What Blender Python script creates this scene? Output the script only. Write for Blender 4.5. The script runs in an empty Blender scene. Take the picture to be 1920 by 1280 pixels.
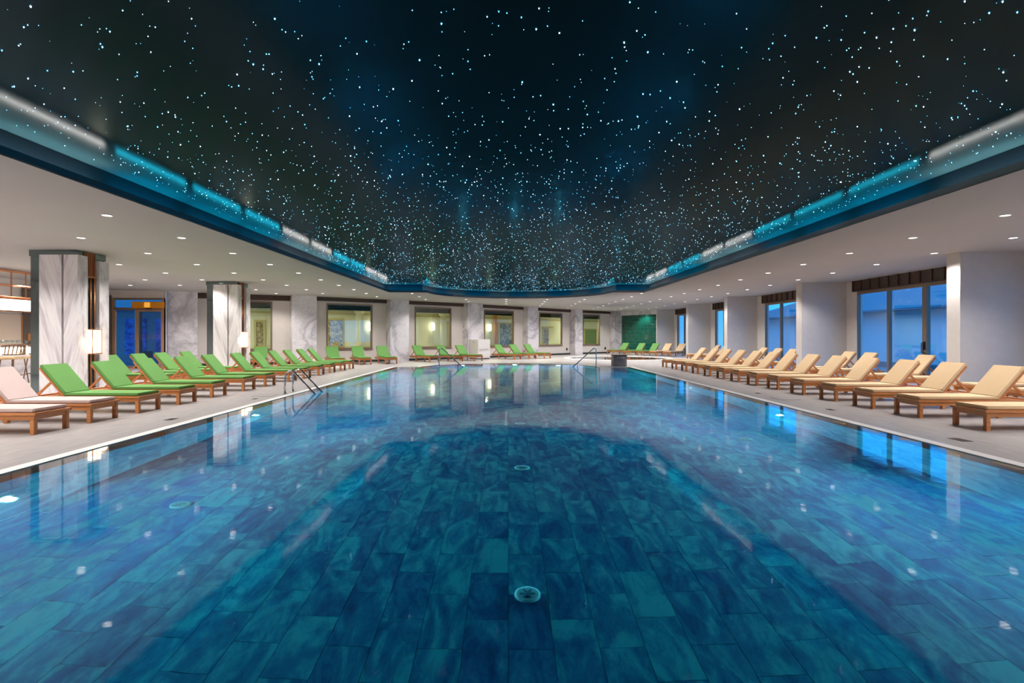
import bpy, bmesh, math, random
from math import pi, sin, cos, radians, hypot
from mathutils import Vector, Matrix
from mathutils.geometry import tessellate_polygon
random.seed(7)
S = bpy.context.scene
COL = S.collection
# ---------------------------------------------------------------- camera, world, exposure
F, HC = 1030.0, 1.36                      # focal length in pixels, eye height
VX, VY = 953.0, 630.0                     # vanishing point of the pool axis
cd = bpy.data.cameras.new('camera'); cam = bpy.data.objects.new('camera', cd); COL.objects.link(cam)
cam.location = (0, 0, HC); cam.rotation_euler = (pi/2, 0, 0)
cd.sensor_width = 36; cd.lens = 36*F/1920; cd.shift_x = (960-VX)/1920; cd.shift_y = (VY-640)/1920
cd.clip_start = .05; cd.clip_end = 400
S.camera = cam
S.view_settings.view_transform = 'Standard'; S.view_settings.look = 'None'
S.view_settings.exposure = 0.78; S.view_settings.gamma = 1; S.view_settings.use_curve_mapping = False
W = bpy.data.worlds.new('world'); S.world = W; W.use_nodes = True
bg = W.node_tree.nodes['Background']; bg.inputs[0].default_value = (.022, .29, .78, 1); bg.inputs[1].default_value = 2.1
P_DOWN, P_POOL, P_HALL = 126.0, 500.0, 48.0
S.cycles.max_bounces = 8; S.cycles.diffuse_bounces = 4; S.cycles.glossy_bounces = 5
S.cycles.transmission_bounces = 6; S.cycles.transparent_max_bounces = 8
S.cycles.caustics_reflective = False; S.cycles.caustics_refractive = False
S.cycles.sample_clamp_indirect = 4.0
ZC = 3.32                                 # soffit height
# ---------------------------------------------------------------- node helpers
def newmat(name):
    m = bpy.data.materials.new(name); m.use_nodes = True
    return m, m.node_tree, m.node_tree.nodes['Principled BSDF']
def setc(b, col=None, rough=None, metal=None, spec=None, **k):
    if col is not None: b.inputs['Base Color'].default_value = (*col, 1)
    if rough is not None: b.inputs['Roughness'].default_value = rough
    if metal is not None: b.inputs['Metallic'].default_value = metal
    if spec is not None: b.inputs['Specular IOR Level'].default_value = spec
    for a, v in k.items(): b.inputs[a.replace('_', ' ')].default_value = v
def N(t, kind, **k):
    n = t.nodes.new(kind)
    for a, v in k.items(): setattr(n, a, v)
    return n
def L(t, a, b): t.links.new(a, b)
def val(t, op, a, b=None, clamp=False):
    n = N(t, 'ShaderNodeMath', operation=op, use_clamp=clamp)
    for i, x in enumerate((a, b)):
        if x is None: continue
        if hasattr(x, 'links'): L(t, x, n.inputs[i])
        else: n.inputs[i].default_value = x
    return n.outputs[0]
def ramp(t, fac, stops, interp='LINEAR'):
    n = N(t, 'ShaderNodeValToRGB'); e = n.color_ramp.elements; n.color_ramp.interpolation = interp
    while len(e) < len(stops): e.new(.5)
    for q, (p, c) in zip(e, stops): q.position = p; q.color = (*c, 1)
    L(t, fac, n.inputs[0]); return n.outputs[0]
def mixc(t, fac, a, b, blend='MIX'):
    n = N(t, 'ShaderNodeMix', data_type='RGBA', blend_type=blend)
    for i, x in ((0, fac), (6, a), (7, b)):
        if hasattr(x, 'links'): L(t, x, n.inputs[i])
        elif i == 0: n.inputs[0].default_value = x
        else: n.inputs[i].default_value = (*x, 1)
    return n.outputs[2]
def coords(t, kind='Object', scale=(1, 1, 1), rot=(0, 0, 0), loc=(0, 0, 0)):
    if kind == 'World':
        o = N(t, 'ShaderNodeNewGeometry').outputs['Position']
    else: o = N(t, 'ShaderNodeTexCoord').outputs[kind]
    m = N(t, 'ShaderNodeMapping'); m.inputs['Scale'].default_value = scale
    m.inputs['Rotation'].default_value = rot; m.inputs['Location'].default_value = loc
    L(t, o, m.inputs[0]); return m.outputs[0]
def noise(t, vec, scale, detail=4, rough=.5, dist=0):
    n = N(t, 'ShaderNodeTexNoise'); n.inputs['Scale'].default_value = scale; n.inputs['Detail'].default_value = detail
    n.inputs['Roughness'].default_value = rough; n.inputs['Distortion'].default_value = dist
    L(t, vec, n.inputs['Vector']); return n.outputs[0]
def bump(t, b, h, strength, dist=.02):
    n = N(t, 'ShaderNodeBump'); n.inputs['Strength'].default_value = strength; n.inputs['Distance'].default_value = dist
    L(t, h, n.inputs['Height']); L(t, n.outputs[0], b.inputs['Normal'])
def plain(name, col, rough=.5, metal=0, spec=.5, nz=0, scale=6, **k):
    m, t, b = newmat(name); setc(b, col, rough, metal, spec, **k)
    if nz:
        f = noise(t, coords(t), scale, 5)
        c = ramp(t, f, [(.25, tuple(x*(1-nz) for x in col)), (.75, tuple(min(1, x*(1+nz)) for x in col))])
        L(t, c, b.inputs['Base Color'])
    return m
def emit(name, col, s):
    m, t, b = newmat(name); setc(b, (0.02, .02, .02), .6); b.inputs['Emission Color'].default_value = (*col, 1)
    b.inputs['Emission Strength'].default_value = s; return m
M = {}
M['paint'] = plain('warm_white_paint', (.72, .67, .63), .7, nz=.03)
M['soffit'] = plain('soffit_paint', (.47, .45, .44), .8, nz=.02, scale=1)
M['pier'] = plain('pier_paint', (.62, .60, .58), .65, nz=.03)
M['dark'] = plain('dark_skirting', (.03, .032, .035), .4)
M['black'] = plain('black_plastic', (.012, .012, .014), .35)
M['steel'] = plain('polished_steel', (.55, .57, .6), .16, 1)
M['bronze'] = plain('bronze_frame', (.25, .175, .12), .4, .1)
M['copper'] = plain('copper_tube', (.62, .27, .13), .3, .85)
M['coppaint'] = plain('copper_coloured_frame', (.50, .30, .19), .4, .1)
M['mirror'] = plain('smoked_mirror', (.20, .25, .25), .03, 1)
M['coping'] = plain('white_coping_stone', (.86, .84, .84), .5, nz=.05)
M['lip'] = plain('overflow_ledge_stone', (.30, .265, .235), .5, nz=.15, scale=3)
M['frost'] = plain('white_lacquer', (.82, .80, .80), .35)
M['greybox'] = plain('grey_stone_cladding', (.24, .235, .26), .5, nz=.12)
M['cap'] = plain('dark_stone_cap', (.10, .085, .075), .4)
M['amber'] = plain('amber_plastic', (.85, .33, .02), .4)
M['stoolwood'] = plain('brown_rattan', (.16, .085, .05), .5, nz=.2, scale=30)
M['seat'] = plain('cream_seat_pad', (.75, .55, .32), .8)
M['navy'] = plain('navy_cove_paint', (.0003, .007, .014), .8, spec=.05)
M['fasledtint'] = plain('led_tint_fascia', (.004, .085, .15), .4)  # left fascia coloured blue in place of the cove LED glow on it
M['fasgrey'] = plain('grey_cove_fascia', (.26, .28, .29), .5)
M['lens'] = emit('downlight_lens', (1, .95, .9), 3.2)
M['led'] = emit('teal_led', (.01, .40, .52), 105); M['ledwhite'] = emit('white_led', (1, .70, .58), 85)
M['lamp'] = emit('lantern_shade', (1, .78, .52), 3.2)
M['sign'] = emit('light_box_panel', (1, .88, .76), 3.5)
M['glow'] = emit('warm_shelf_light', (1, .72, .38), 4)
M['sconce'] = emit('sconce_shade', (1, .95, .75), 3.5)
M['poollamp'] = emit('pool_lamp_lens', (.35, .9, 1), 3.5)
M['inlet'] = plain('white_inlet_grille', (.75, .95, .97), .4)
M['hall'] = plain('hall_wall_cream', (.72, .71, .63), .7, nz=.05, scale=1)
M['hallmould'] = plain('hall_moulding', (.50, .44, .24), .6)
M['extwall'] = plain('outdoor_white_wall', (.75, .78, .8), .8, nz=.04, scale=1)
M['extroof'] = plain('outdoor_roof_slate', (.16, .19, .23), .7)
M['extground'] = plain('outdoor_paving', (.35, .36, .38), .7)
def m_header():
    m, t, b = newmat('walnut_slat_header'); v = coords(t, scale=(1, 1, 12))
    f = noise(t, v, 7, 6, .6)
    L(t, ramp(t, f, [(.3, (.035, .014, .008)), (.7, (.10, .045, .025))]), b.inputs['Base Color']); setc(b, rough=.5); return m
M['header'] = m_header()
def m_teak():
    m, t, b = newmat('teak_wood'); v = coords(t, scale=(1.5, 14, 14))
    f = noise(t, v, 5, 6, .6, .4)
    L(t, ramp(t, f, [(.25, (.38, .13, .035)), (.55, (.56, .22, .07)), (.8, (.68, .31, .12))]), b.inputs['Base Color']); setc(b, rough=.42)
    bump(t, b, f, .1, .004); return m
M['teak'] = m_teak()
def fabric(name, col):
    m, t, b = newmat(name); v = coords(t)
    f = noise(t, v, 420, 2); g = noise(t, v, 3, 3)
    c = mixc(t, .5, ramp(t, f, [(.3, tuple(x*.82 for x in col)), (.7, tuple(min(1, x*1.12) for x in col))]),
             ramp(t, g, [(.3, tuple(x*.93 for x in col)), (.7, tuple(min(1, x*1.05) for x in col))]))
    L(t, c, b.inputs['Base Color']); setc(b, rough=.85, spec=.2); bump(t, b, f, .15, .002); return m
M['green'] = fabric('green_fabric', (.13, .30, .085)); M['tan'] = fabric('tan_fabric', (.64, .48, .30)); M['lilac'] = fabric('pink_grey_fabric', (.52, .42, .40))
def m_marble(name, streak=False):
    m, t, b = newmat(name)
    if streak:
        # book-matched diagonal streaks: mirror about the joint between panels
        tc = N(t, 'ShaderNodeTexCoord').outputs['Object']; sx = N(t, 'ShaderNodeSeparateXYZ'); L(t, tc, sx.inputs[0])
        ax = val(t, 'ABSOLUTE', sx.outputs[0])
        u = val(t, 'ADD', val(t, 'MULTIPLY', ax, 3.4), val(t, 'MULTIPLY', sx.outputs[2], -1.0))
        cb = N(t, 'ShaderNodeCombineXYZ'); L(t, u, cb.inputs[0]); L(t, val(t, 'MULTIPLY', sx.outputs[1], 3.0), cb.inputs[1]); L(t, val(t, 'MULTIPLY', sx.outputs[2], .30), cb.inputs[2])
        f = noise(t, cb.outputs[0], 2.3, 7, .6, .5)
        c = ramp(t, f, [(.28, (.42, .39, .42)), (.40, (.60, .57, .60)), (.50, (.76, .74, .76)), (.75, (.88, .86, .88))])
    else:
        v = coords(t, 'World')
        w = noise(t, v, .48, 6, .55, .9)
        d = val(t, 'ABSOLUTE', val(t, 'SUBTRACT', w, .5))
        vein = ramp(t, d, [(0, (.52, .50, .54)), (.025, (.66, .64, .68)), (.07, (.82, .79, .82)), (.3, (.90, .87, .89))])
        w2 = noise(t, v, 2.6, 7, .6, 1.6); d2 = val(t, 'ABSOLUTE', val(t, 'SUBTRACT', w2, .5))
        thin = ramp(t, d2, [(0, (.80, .79, .81)), (.03, (.96, .96, .97)), (.2, (1, 1, 1))])
        c = mixc(t, 1, vein, thin, 'MULTIPLY')
    L(t, c, b.inputs['Base Color']); setc(b, rough=.22); return m
M['marble'] = m_marble('veined_white_marble'); M['streak'] = m_marble('bookmatched_grey_marble', True)
def m_deck():
    m, t, b = newmat('deck_porcelain'); v = coords(t, 'World', scale=(2.2, .35, 1))
    f = noise(t, v, 6, 8, .65, .3); g = noise(t, coords(t, 'World', scale=(14, .8, 1)), 3, 4)
    c = ramp(t, f, [(.25, (.22, .205, .205)), (.5, (.31, .295, .295)), (.78, (.44, .42, .42))])
    c = mixc(t, .35, c, ramp(t, g, [(.3, (.27, .26, .26)), (.7, (.44, .425, .42))]))
    L(t, c, b.inputs['Base Color']); setc(b, rough=.42, spec=.4); bump(t, b, g, .05, .003); return m
M['deck'] = m_deck()
TW, TL = .30, .60
def m_slate(name, axis):
    # veined blue quartzite with its own tone and vein layout on every tile
    m, t, b = newmat(name)
    p = N(t, 'ShaderNodeNewGeometry').outputs['Position']; s = N(t, 'ShaderNodeSeparateXYZ'); L(t, p, s.inputs[0])
    if axis == 'floor':
        cx = val(t, 'FLOOR', val(t, 'DIVIDE', s.outputs[0], TW))
        odd = val(t, 'MULTIPLY', val(t, 'FLOORED_MODULO', cx, 2.0), .5)
        cy = val(t, 'FLOOR', val(t, 'ADD', val(t, 'DIVIDE', s.outputs[1], TL), odd))
    else:
        cx = val(t, 'FLOOR', val(t, 'DIVIDE', s.outputs[2], .4567))
        odd = val(t, 'MULTIPLY', val(t, 'FLOORED_MODULO', cx, 2.0), .5)
        cy = val(t, 'FLOOR', val(t, 'ADD', val(t, 'DIVIDE', s.outputs[1], TL), odd))
    cb = N(t, 'ShaderNodeCombineXYZ'); L(t, cx, cb.inputs[0]); L(t, cy, cb.inputs[1])
    wn = N(t, 'ShaderNodeTexWhiteNoise', noise_dimensions='2D'); L(t, cb.outputs[0], wn.inputs['Vector'])
    off = N(t, 'ShaderNodeVectorMath', operation='SCALE'); L(t, wn.outputs['Color'], off.inputs[0]); off.inputs['Scale'].default_value = 40
    mp = N(t, 'ShaderNodeMapping'); mp.inputs['Scale'].default_value = (2.6, 1.0, 1.6); L(t, p, mp.inputs[0])
    ad = N(t, 'ShaderNodeVectorMath', operation='ADD'); L(t, mp.outputs[0], ad.inputs[0]); L(t, off.outputs[0], ad.inputs[1])
    f = noise(t, ad.outputs[0], 1.5, 3, .5, 1.8)
    g = noise(t, ad.outputs[0], 9, 6, .7, 1.2)
    k = val(t, 'ADD', val(t, 'ADD', val(t, 'MULTIPLY', f, .95), val(t, 'MULTIPLY', g, .42)), val(t, 'MULTIPLY', wn.outputs['Value'], .17))
    if axis == 'wall': c = ramp(t, k, [(.44, (.02, .22, .38)), (.66, (.05, .42, .60)), (.94, (.25, .75, .85))])  # wall tones lightened to stand in for lamp light scattered across the basin
    else: c = ramp(t, k, [(.42, (.003, .045, .16)), (.60, (.006, .12, .31)), (.76, (.015, .25, .44)), (.96, (.09, .54, .64))])
    L(t, c, b.inputs['Base Color']); setc(b, rough=.6, spec=.2); return m
M['slate'] = m_slate('blue_quartzite_floor', 'floor'); M['slatewall_lit'] = m_slate('blue_quartzite_wall_lit', 'wall')
M['grout'] = plain('blue_grout', (.012, .17, .32), .8)
def m_water():
    m, t, b = newmat('pool_water'); setc(b, (.93, .98, 1), .04); b.inputs['Transmission Weight'].default_value = 1; b.inputs['IOR'].default_value = 1.33
    a = noise(t, coords(t, 'World', scale=(.55, 1.0, 1)), 2.2, 3, .5); c = noise(t, coords(t, 'World', scale=(.6, 1.6, 1)), 9, 3, .5)
    h = val(t, 'ADD', a, val(t, 'MULTIPLY', c, .18)); bump(t, b, h, .12, .012); return m
M['water'] = m_water()
def m_glass(name, tint, boost=1.0):
    m, t, b = newmat(name); o = t.nodes['Material Output']
    g = N(t, 'ShaderNodeBsdfGlossy'); g.inputs['Roughness'].default_value = .0; g.inputs['Color'].default_value = (.9, .95, .95, 1)
    tr = N(t, 'ShaderNodeBsdfTransparent'); tr.inputs[0].default_value = (*tint, 1)
    lw = N(t, 'ShaderNodeLayerWeight'); lw.inputs[0].default_value = .5
    fr = val(t, 'ADD', val(t, 'MULTIPLY', val(t, 'POWER', lw.outputs['Facing'], 4.0), .9), .06)
    mx = N(t, 'ShaderNodeMixShader'); L(t, val(t, 'MULTIPLY', fr, boost, True), mx.inputs[0]); L(t, tr.outputs[0], mx.inputs[1]); L(t, g.outputs[0], mx.inputs[2])
    L(t, mx.outputs[0], o.inputs[0]); return m
M['glass'] = m_glass('clear_glass', (.86, .92, .95), 1.4); M['greenglass'] = m_glass('green_tinted_glass', (.83, .87, .75), 1.4)
def m_star():
    m, t, b = newmat('black_stretch_ceiling'); o = t.nodes['Material Output']
    setc(b, (.010, .036, .050), .6, 0, 0)
    g = N(t, 'ShaderNodeBsdfGlossy'); g.inputs['Roughness'].default_value = .17; g.inputs['Color'].default_value = (.62, .88, 1, 1)
    lw = N(t, 'ShaderNodeFresnel'); lw.inputs[0].default_value = 1.5
    f = val(t, 'MULTIPLY', lw.outputs[0], .17, True)
    mx = N(t, 'ShaderNodeMixShader'); L(t, f, mx.inputs[0]); L(t, b.outputs[0], mx.inputs[1]); L(t, g.outputs[0], mx.inputs[2]); L(t, mx.outputs[0], o.inputs[0]); return m
M['star'] = m_star()
def m_starlight():
    m, t, b = newmat('fibre_star'); setc(b, (0, 0, 0), .5)
    gi = N(t, 'ShaderNodeNewGeometry').outputs['Random Per Island']
    c = ramp(t, gi, [(0, (.06, .48, .9)), (.5, (.16, .65, .95)), (1, (.6, .85, 1))])
    s = val(t, 'ADD', val(t, 'MULTIPLY', val(t, 'POWER', val(t, 'FRACT', val(t, 'MULTIPLY', gi, 17.3)), 3), 16), 2.5)
    L(t, c, b.inputs['Emission Color']); L(t, s, b.inputs['Emission Strength']); return m
M['starlight'] = m_starlight()
def m_greentile():
    m, t, b = newmat('emerald_glaze'); f = noise(t, coords(t), 6, 3); gi = N(t, 'ShaderNodeNewGeometry').outputs['Random Per Island']
    L(t, ramp(t, gi, [(0, (.002, .07, .05)), (1, (.006, .17, .12))]), b.inputs['Base Color']); setc(b, rough=.12); b.inputs['Coat Weight'].default_value = .6; return m
M['greentile'] = m_greentile()
def m_art(name, c1, c2, sc):
    m, t, b = newmat(name); f = noise(t, coords(t), sc, 6, .65, 2.0)
    L(t, ramp(t, f, [(.42, c1), (.58, c2)]), b.inputs['Base Color']); setc(b, rough=.7); return m
M['artblue'] = m_art('blue_tree_print', (.03, .05, .12), (.36, .38, .38), 2.4); M['artbrown'] = m_art('brown_patterned_wallpaper', (.16, .11, .06), (.50, .42, .28), 4)
# ---------------------------------------------------------------- mesh helpers
def box(bm, x0, x1, y0, y1, z0, z1, rot=None):
    r = bmesh.ops.create_cube(bm, size=1)
    mt = Matrix.Translation(((x0+x1)/2, (y0+y1)/2, (z0+z1)/2)) @ Matrix.Diagonal((abs(x1-x0), abs(y1-y0), abs(z1-z0), 1))
    if rot is not None: mt = rot @ mt
    bmesh.ops.transform(bm, matrix=mt, verts=r['verts']); return r['verts']
def tube(bm, pts, r, seg=10, cap=True):
    pts = [Vector(p) for p in pts]; rings = []; up = None
    for i, p in enumerate(pts):
        d = ((pts[min(i+1, len(pts)-1)] - pts[max(i-1, 0)])).normalized()
        a = d.cross(Vector((0, 0, 1)) if abs(d.z) < .95 else Vector((0, 1, 0))) if up is None else d.cross(up)
        a.normalize(); b = a.cross(d).normalized(); up = b
        rings.append([bm.verts.new(p + r*(cos(2*pi*k/seg)*a + sin(2*pi*k/seg)*b)) for k in range(seg)])
    for A, B in zip(rings, rings[1:]):
        for k in range(seg): bm.faces.new((A[k], A[(k+1) % seg], B[(k+1) % seg], B[k]))
    if cap: bm.faces.new(rings[0][::-1]); bm.faces.new(rings[-1])
def lathe(bm, prof, seg=24, mt=None):
    rings = []
    for r, z in prof:
        rings.append([bm.verts.new((max(r, 1e-4)*cos(2*pi*k/seg), max(r, 1e-4)*sin(2*pi*k/seg), z)) for k in range(seg)])
    for A, B in zip(rings, rings[1:]):
        for k in range(seg): bm.faces.new((A[k], A[(k+1) % seg], B[(k+1) % seg], B[k]))
    bm.faces.new(rings[0][::-1]); bm.faces.new(rings[-1])
    if mt is not None: bmesh.ops.transform(bm, matrix=mt, verts=[v for R in rings for v in R])
def obj(name, bm, mat, parent=None, smooth=False, bevel=0, loc=None, rot=None):
    if bevel: bmesh.ops.bevel(bm, geom=[e for e in bm.edges], offset=bevel, segments=2, affect='EDGES', clamp_overlap=True)
    bmesh.ops.recalc_face_normals(bm, faces=bm.faces)
    me = bpy.data.meshes.new(name); bm.to_mesh(me); bm.free()
    if mat is not None: me.materials.append(M[mat] if isinstance(mat, str) else mat)
    if smooth:
        for p in me.polygons: p.use_smooth = True
    o = bpy.data.objects.new(name, me); COL.objects.link(o)
    if parent is not None: o.parent = parent
    if loc is not None: o.location = loc
    if rot is not None: o.rotation_euler = (0, 0, rot)
    return o
def bx(name, mat, x0, x1, y0, y1, z0, z1, parent=None, bevel=0, rot=None):
    bm = bmesh.new(); box(bm, x0, x1, y0, y1, z0, z1, rot); return obj(name, bm, mat, parent, bevel=bevel)
def empty(name, label, cat, loc=(0, 0, 0), rz=0, group=None):
    o = bpy.data.objects.new(name, None); COL.objects.link(o); o.location = loc; o.rotation_euler = (0, 0, rz); o.empty_display_size = .2
    return tag(o, label, cat, group)
def tag(o, label, cat, group=None):
    o['label'] = label; o['category'] = cat
    if group: o['group'] = group
    return o
def struct(o): o['kind'] = 'structure'; return o
def grp(name):
    o = bpy.data.objects.new(name, None); COL.objects.link(o); o['kind'] = 'structure'; return o
def copy_tree(o, parent=None):
    c = o.copy(); COL.objects.link(c)
    if parent is not None: c.parent = parent
    for ch in kids.get(o.name, list(o.children)): copy_tree(ch, c)
    return c
kids = {}
def prism(name, mat, outer, holes, z0, z1, parent=None):
    loops = [outer] + holes; flat = [p for l in loops for p in l]
    tris = tessellate_polygon([[Vector((x, y, 0)) for x, y in l] for l in loops])
    bm = bmesh.new(); a = [bm.verts.new((x, y, z1)) for x, y in flat]
    for t in tris:
        try: bm.faces.new([a[i] for i in t])
        except ValueError: pass
    if z0 < z1:
        b = [bm.verts.new((x, y, z0)) for x, y in flat]
        for t in tris:
            try: bm.faces.new([b[i] for i in reversed(t)])
            except ValueError: pass
        s = 0
        for l in loops:
            n = len(l)
            for i in range(n): bm.faces.new((a[s+i], b[s+i], b[s+(i+1) % n], a[s+(i+1) % n]))
            s += n
    o = obj(name, bm, mat, parent)
    if z0 == z1:
        up = 1 if name != 'star_ceiling' else -1
        if o.data.polygons[0].normal.z*up < 0: o.data.flip_normals()
    return o
def offset(poly, d):
    n = len(poly); area = sum(poly[i][0]*poly[(i+1) % n][1]-poly[(i+1) % n][0]*poly[i][1] for i in range(n)); s = 1 if area > 0 else -1
    out = []
    for i in range(n):
        p0, p1, p2 = Vector(poly[i-1]), Vector(poly[i]), Vector(poly[(i+1) % n])
        d1 = (p1-p0).normalized(); d2 = (p2-p1).normalized(); n1 = Vector((d1.y, -d1.x))*s; n2 = Vector((d2.y, -d2.x))*s
        b = (n1+n2); k = d/max(.35, (1+n1.dot(n2))); out.append(tuple(p1+b*k))
    return out
def ring(name, mat, A, B, zA, zB, parent=None, closed=True, idx=None):
    bm = bmesh.new(); n = len(A); a = [bm.verts.new((*A[i], zA)) for i in range(n)]; b = [bm.verts.new((*B[i], zB)) for i in range(n)]
    for i in (idx if idx is not None else range(n)): bm.faces.new((a[i], a[(i+1) % n], b[(i+1) % n], b[i]))
    if idx is not None: bmesh.ops.delete(bm, geom=[v for v in bm.verts if not v.link_faces], context='VERTS')
    o = obj(name, bm, mat, parent); return o
def band(name, mat, A, B, z0, z1, parent=None):
    bm = bmesh.new(); n = len(A); v = [[bm.verts.new((*P[i], z)) for i in range(n)] for P, z in ((A, z0), (B, z0), (B, z1), (A, z1))]
    for q in range(4):
        for i in range(n): bm.faces.new((v[q][i], v[q][(i+1) % n], v[(q+1) % 4][(i+1) % n], v[(q+1) % 4][i]))
    return obj(name, bm, mat, parent)
def px_line(px, A, B):
    k = (px-VX)/F; dx, dy = B[0]-A[0], B[1]-A[1]
    return (k*A[1]-A[0])/(dx-k*dy)
def floor_pt(px, py, z=0):
    d = F*(HC-z)/(py-VY); return ((px-VX)*d/F, d)
def pool_pt(px, py, depth=1.4):
    dx, dz = px-VX, py-VY; hl = hypot(dx, F); sr = hl/hypot(hl, dz)/1.33
    R = hl*HC/dz + depth*sr/math.sqrt(1-sr*sr); return (R*dx/hl, R*F/hl)
# ---------------------------------------------------------------- outlines
PD = 1.4
def bulge(cx, cy, rx, ry, n=28): return [(cx+rx*cos(pi*i/n), cy+ry*sin(pi*i/n)) for i in range(n+1)]
pool = [(-4.75, .6), (5.1, .6), (5.1, 24.0)] + bulge(.05, 24.0, 3.75, 3.2) + [(-4.75, 24.0)]
pool_a = offset(pool, .25); pool_b = offset(pool, .41)
spa = [(6.8+3.0*cos(2*pi*i/48), 34.2+3.0*sin(2*pi*i/48)) for i in range(48)]; spa_b = offset(spa, .30)
hole = [(-5.56, -3.0), (6.03, -3.0), (6.10, 24.6)] + bulge(.50, 24.7, 4.15, 3.95) + [(-5.33, 24.6)]
# ---------------------------------------------------------------- deck and pool
deck = prism('floor', 'deck', [(-17.2, -8), (12.5, -8), (12.5, 50), (-17.2, 50)], [pool_b, spa_b], -.25, 0); struct(deck)
pl = empty('swimming_pool', 'long indoor swimming pool with blue-tiled basin, white coping and curved far end', 'swimming pool')
band('coping', 'coping', pool_a, pool_b, -.25, .003, pl)
band('overflow_ledge', 'lip', pool, pool_a, -.25, -.028, pl)
def basin(outl, depth, name, mat, parent):
    bm = bmesh.new(); o2 = offset(outl, .08); n = len(outl)
    rows = [[bm.verts.new((*P[i], z)) for i in range(n)] for P, z in ((outl, -.04), (outl, -depth), (o2, -depth-.1), (o2, -.04))]
    for a, b in zip(rows, rows[1:]):
        for i in range(n): bm.faces.new((a[i], a[(i+1) % n], b[(i+1) % n], b[i]))
    bm.faces.new(rows[2])
    return obj(name, bm, mat, parent)
basin(offset(pool, .02), PD+.03, 'basin_shell', 'grout', pl)
prism('basin_bed', 'grout', offset(pool, .01), [], -PD-.03, -PD-.004, pl)
prism('water', 'water', offset(pool, .245), [], -.006, -.006, pl)
# floor tiles, 0.30 x 0.60 m, half-lapped
def inpool(x, y):
    if -4.75 < x < 5.1 and .6 < y < 24: return True
    return y >= 24 and ((x-.05)/3.75)**2+((y-24)/3.2)**2 < 1
cells = []
i0, i1 = int(math.floor(-4.75/TW)), int(math.ceil(5.1/TW))
for i in range(i0, i1):
    off = .5*(i % 2)
    for j in range(0, 48):
        x0, x1 = max(i*TW, -4.75), min((i+1)*TW, 5.1); y0, y1 = max((j-off)*TL, .6), (j+1-off)*TL
        if x1-x0 < .03 or y1-y0 < .03: continue
        if y1 > 23.9 and not (inpool(x0, y1) and inpool(x1, y1)): continue
        cells.append((x0, x1, y0, y1))
def in_view(c):
    x = (c[0]+c[1])/2; y = (c[2]+c[3])/2; return y > 2.9 and abs(x) < y*.93+.25
cells.sort(key=lambda c: hypot((c[0]+c[1])/2, (c[2]+c[3])/2) if in_view(c) else 999)
G = .001; tile_mesh = {}
def tile_box(bm, c):
    x0, x1, y0, y1 = c[0]+G, c[1]-G, c[2]+G, c[3]-G
    lo = [(x0, y0), (x1, y0), (x1, y1), (x0, y1)]; e = .0012
    hi = [(x0+e, y0+e), (x1-e, y0+e), (x1-e, y1-e), (x0+e, y1-e)]
    a = [bm.verts.new((x, y, -PD-.004)) for x, y in lo]; b = [bm.verts.new((x, y, -PD)) for x, y in hi]
    bm.faces.new(b)
    for k in range(4): bm.faces.new((a[k], a[(k+1) % 4], b[(k+1) % 4], b[k]))
for n, c in enumerate(cells[:300]):
    w, l = round(c[1]-c[0], 3), round(c[3]-c[2], 3)
    if (w, l) not in tile_mesh:
        bm = bmesh.new(); tile_box(bm, (-w/2, w/2, -l/2, l/2)); o = obj('floor_tile', bm, 'slate', pl); tile_mesh[(w, l)] = o.data
    else:
        o = bpy.data.objects.new('floor_tile', tile_mesh[(w, l)]); COL.objects.link(o); o.parent = pl
    o.location = ((c[0]+c[1])/2, (c[2]+c[3])/2, 0)
bm = bmesh.new()
for c in cells[300:]: tile_box(bm, c)
o = obj('floor_tiles', bm, 'slate', pl); o['kind'] = 'stuff'
# wall tiles on both long sides
CH = .4567; wt = {}
rest = bmesh.new()
for side, xw in ((-1, -4.75), (1, 5.1)):
    for r in range(3):
        z1 = -r*CH-.03; z0 = -(r+1)*CH-.03+.003; row = math.floor((z0+z1)/2/CH); off = .5*(row % 2)
        for j in range(1, 42):
            y0, y1 = (j-off)*TL, (j+1-off)*TL
            if y0 < .6 or y1 > 24: continue
            far = y0 > 19 or y0 < 3.6
            b2 = rest if far else bmesh.new(); xa, xb = (xw-.012, xw+.006) if side < 0 else (xw-.006, xw+.012)
            if far: box(b2, xa, xb, y0+G, y1-G, z0, z1); continue
            if side not in wt:
                box(b2, xa, xb, -.3+G, .3-G, z0-z1, 0); o = obj('wall_tile', b2, 'slatewall_lit', pl); wt[side] = o.data
            else:
                b2.free(); o = bpy.data.objects.new('wall_tile', wt[side]); COL.objects.link(o); o.parent = pl
            o.location = (0, (y0+y1)/2, z1)
o = obj('far_wall_tiles', rest, 'slatewall_lit', pl); o['kind'] = 'stuff'
# pool lamps and floor inlets
def mk_disc(name, r, th, mat, parent, hub=None):
    e = bmesh.new(); lathe(e, [(r*.98, 0), (r, th*.4), (r*.93, th)], 28); o = obj(name, e, mat, parent, smooth=False); return o
LT = []
side_n = {-1: 'left', 1: 'right'}
for side, xw in ((-1, -4.744), (1, 5.094)):
    for k, y in enumerate((5.15, 10.2, 15.3, 20.5)):
        e = empty('pool_lamp', f'round cyan underwater lamp on the {side_n[side]} pool wall, {["nearest", "second", "third", "farthest"][k]} one', 'pool lamp', (xw, y, -.68), 0, 'underwater lamps in the pool walls')
        e.rotation_euler = (0, pi/2 if side < 0 else -pi/2, 0)
        b1 = bmesh.new(); lathe(b1, [(.12, 0), (.12, .012), (.08, .02), (.08, 0)], 28); obj('trim_ring', b1, 'inlet', e)
        b1 = bmesh.new(); lathe(b1, [(.075, .01), (.075, .022), (.03, .028)], 28); obj('lens', b1, 'poollamp', e)
        LT.append((xw-side*.07, y, -.70, side))
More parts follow.
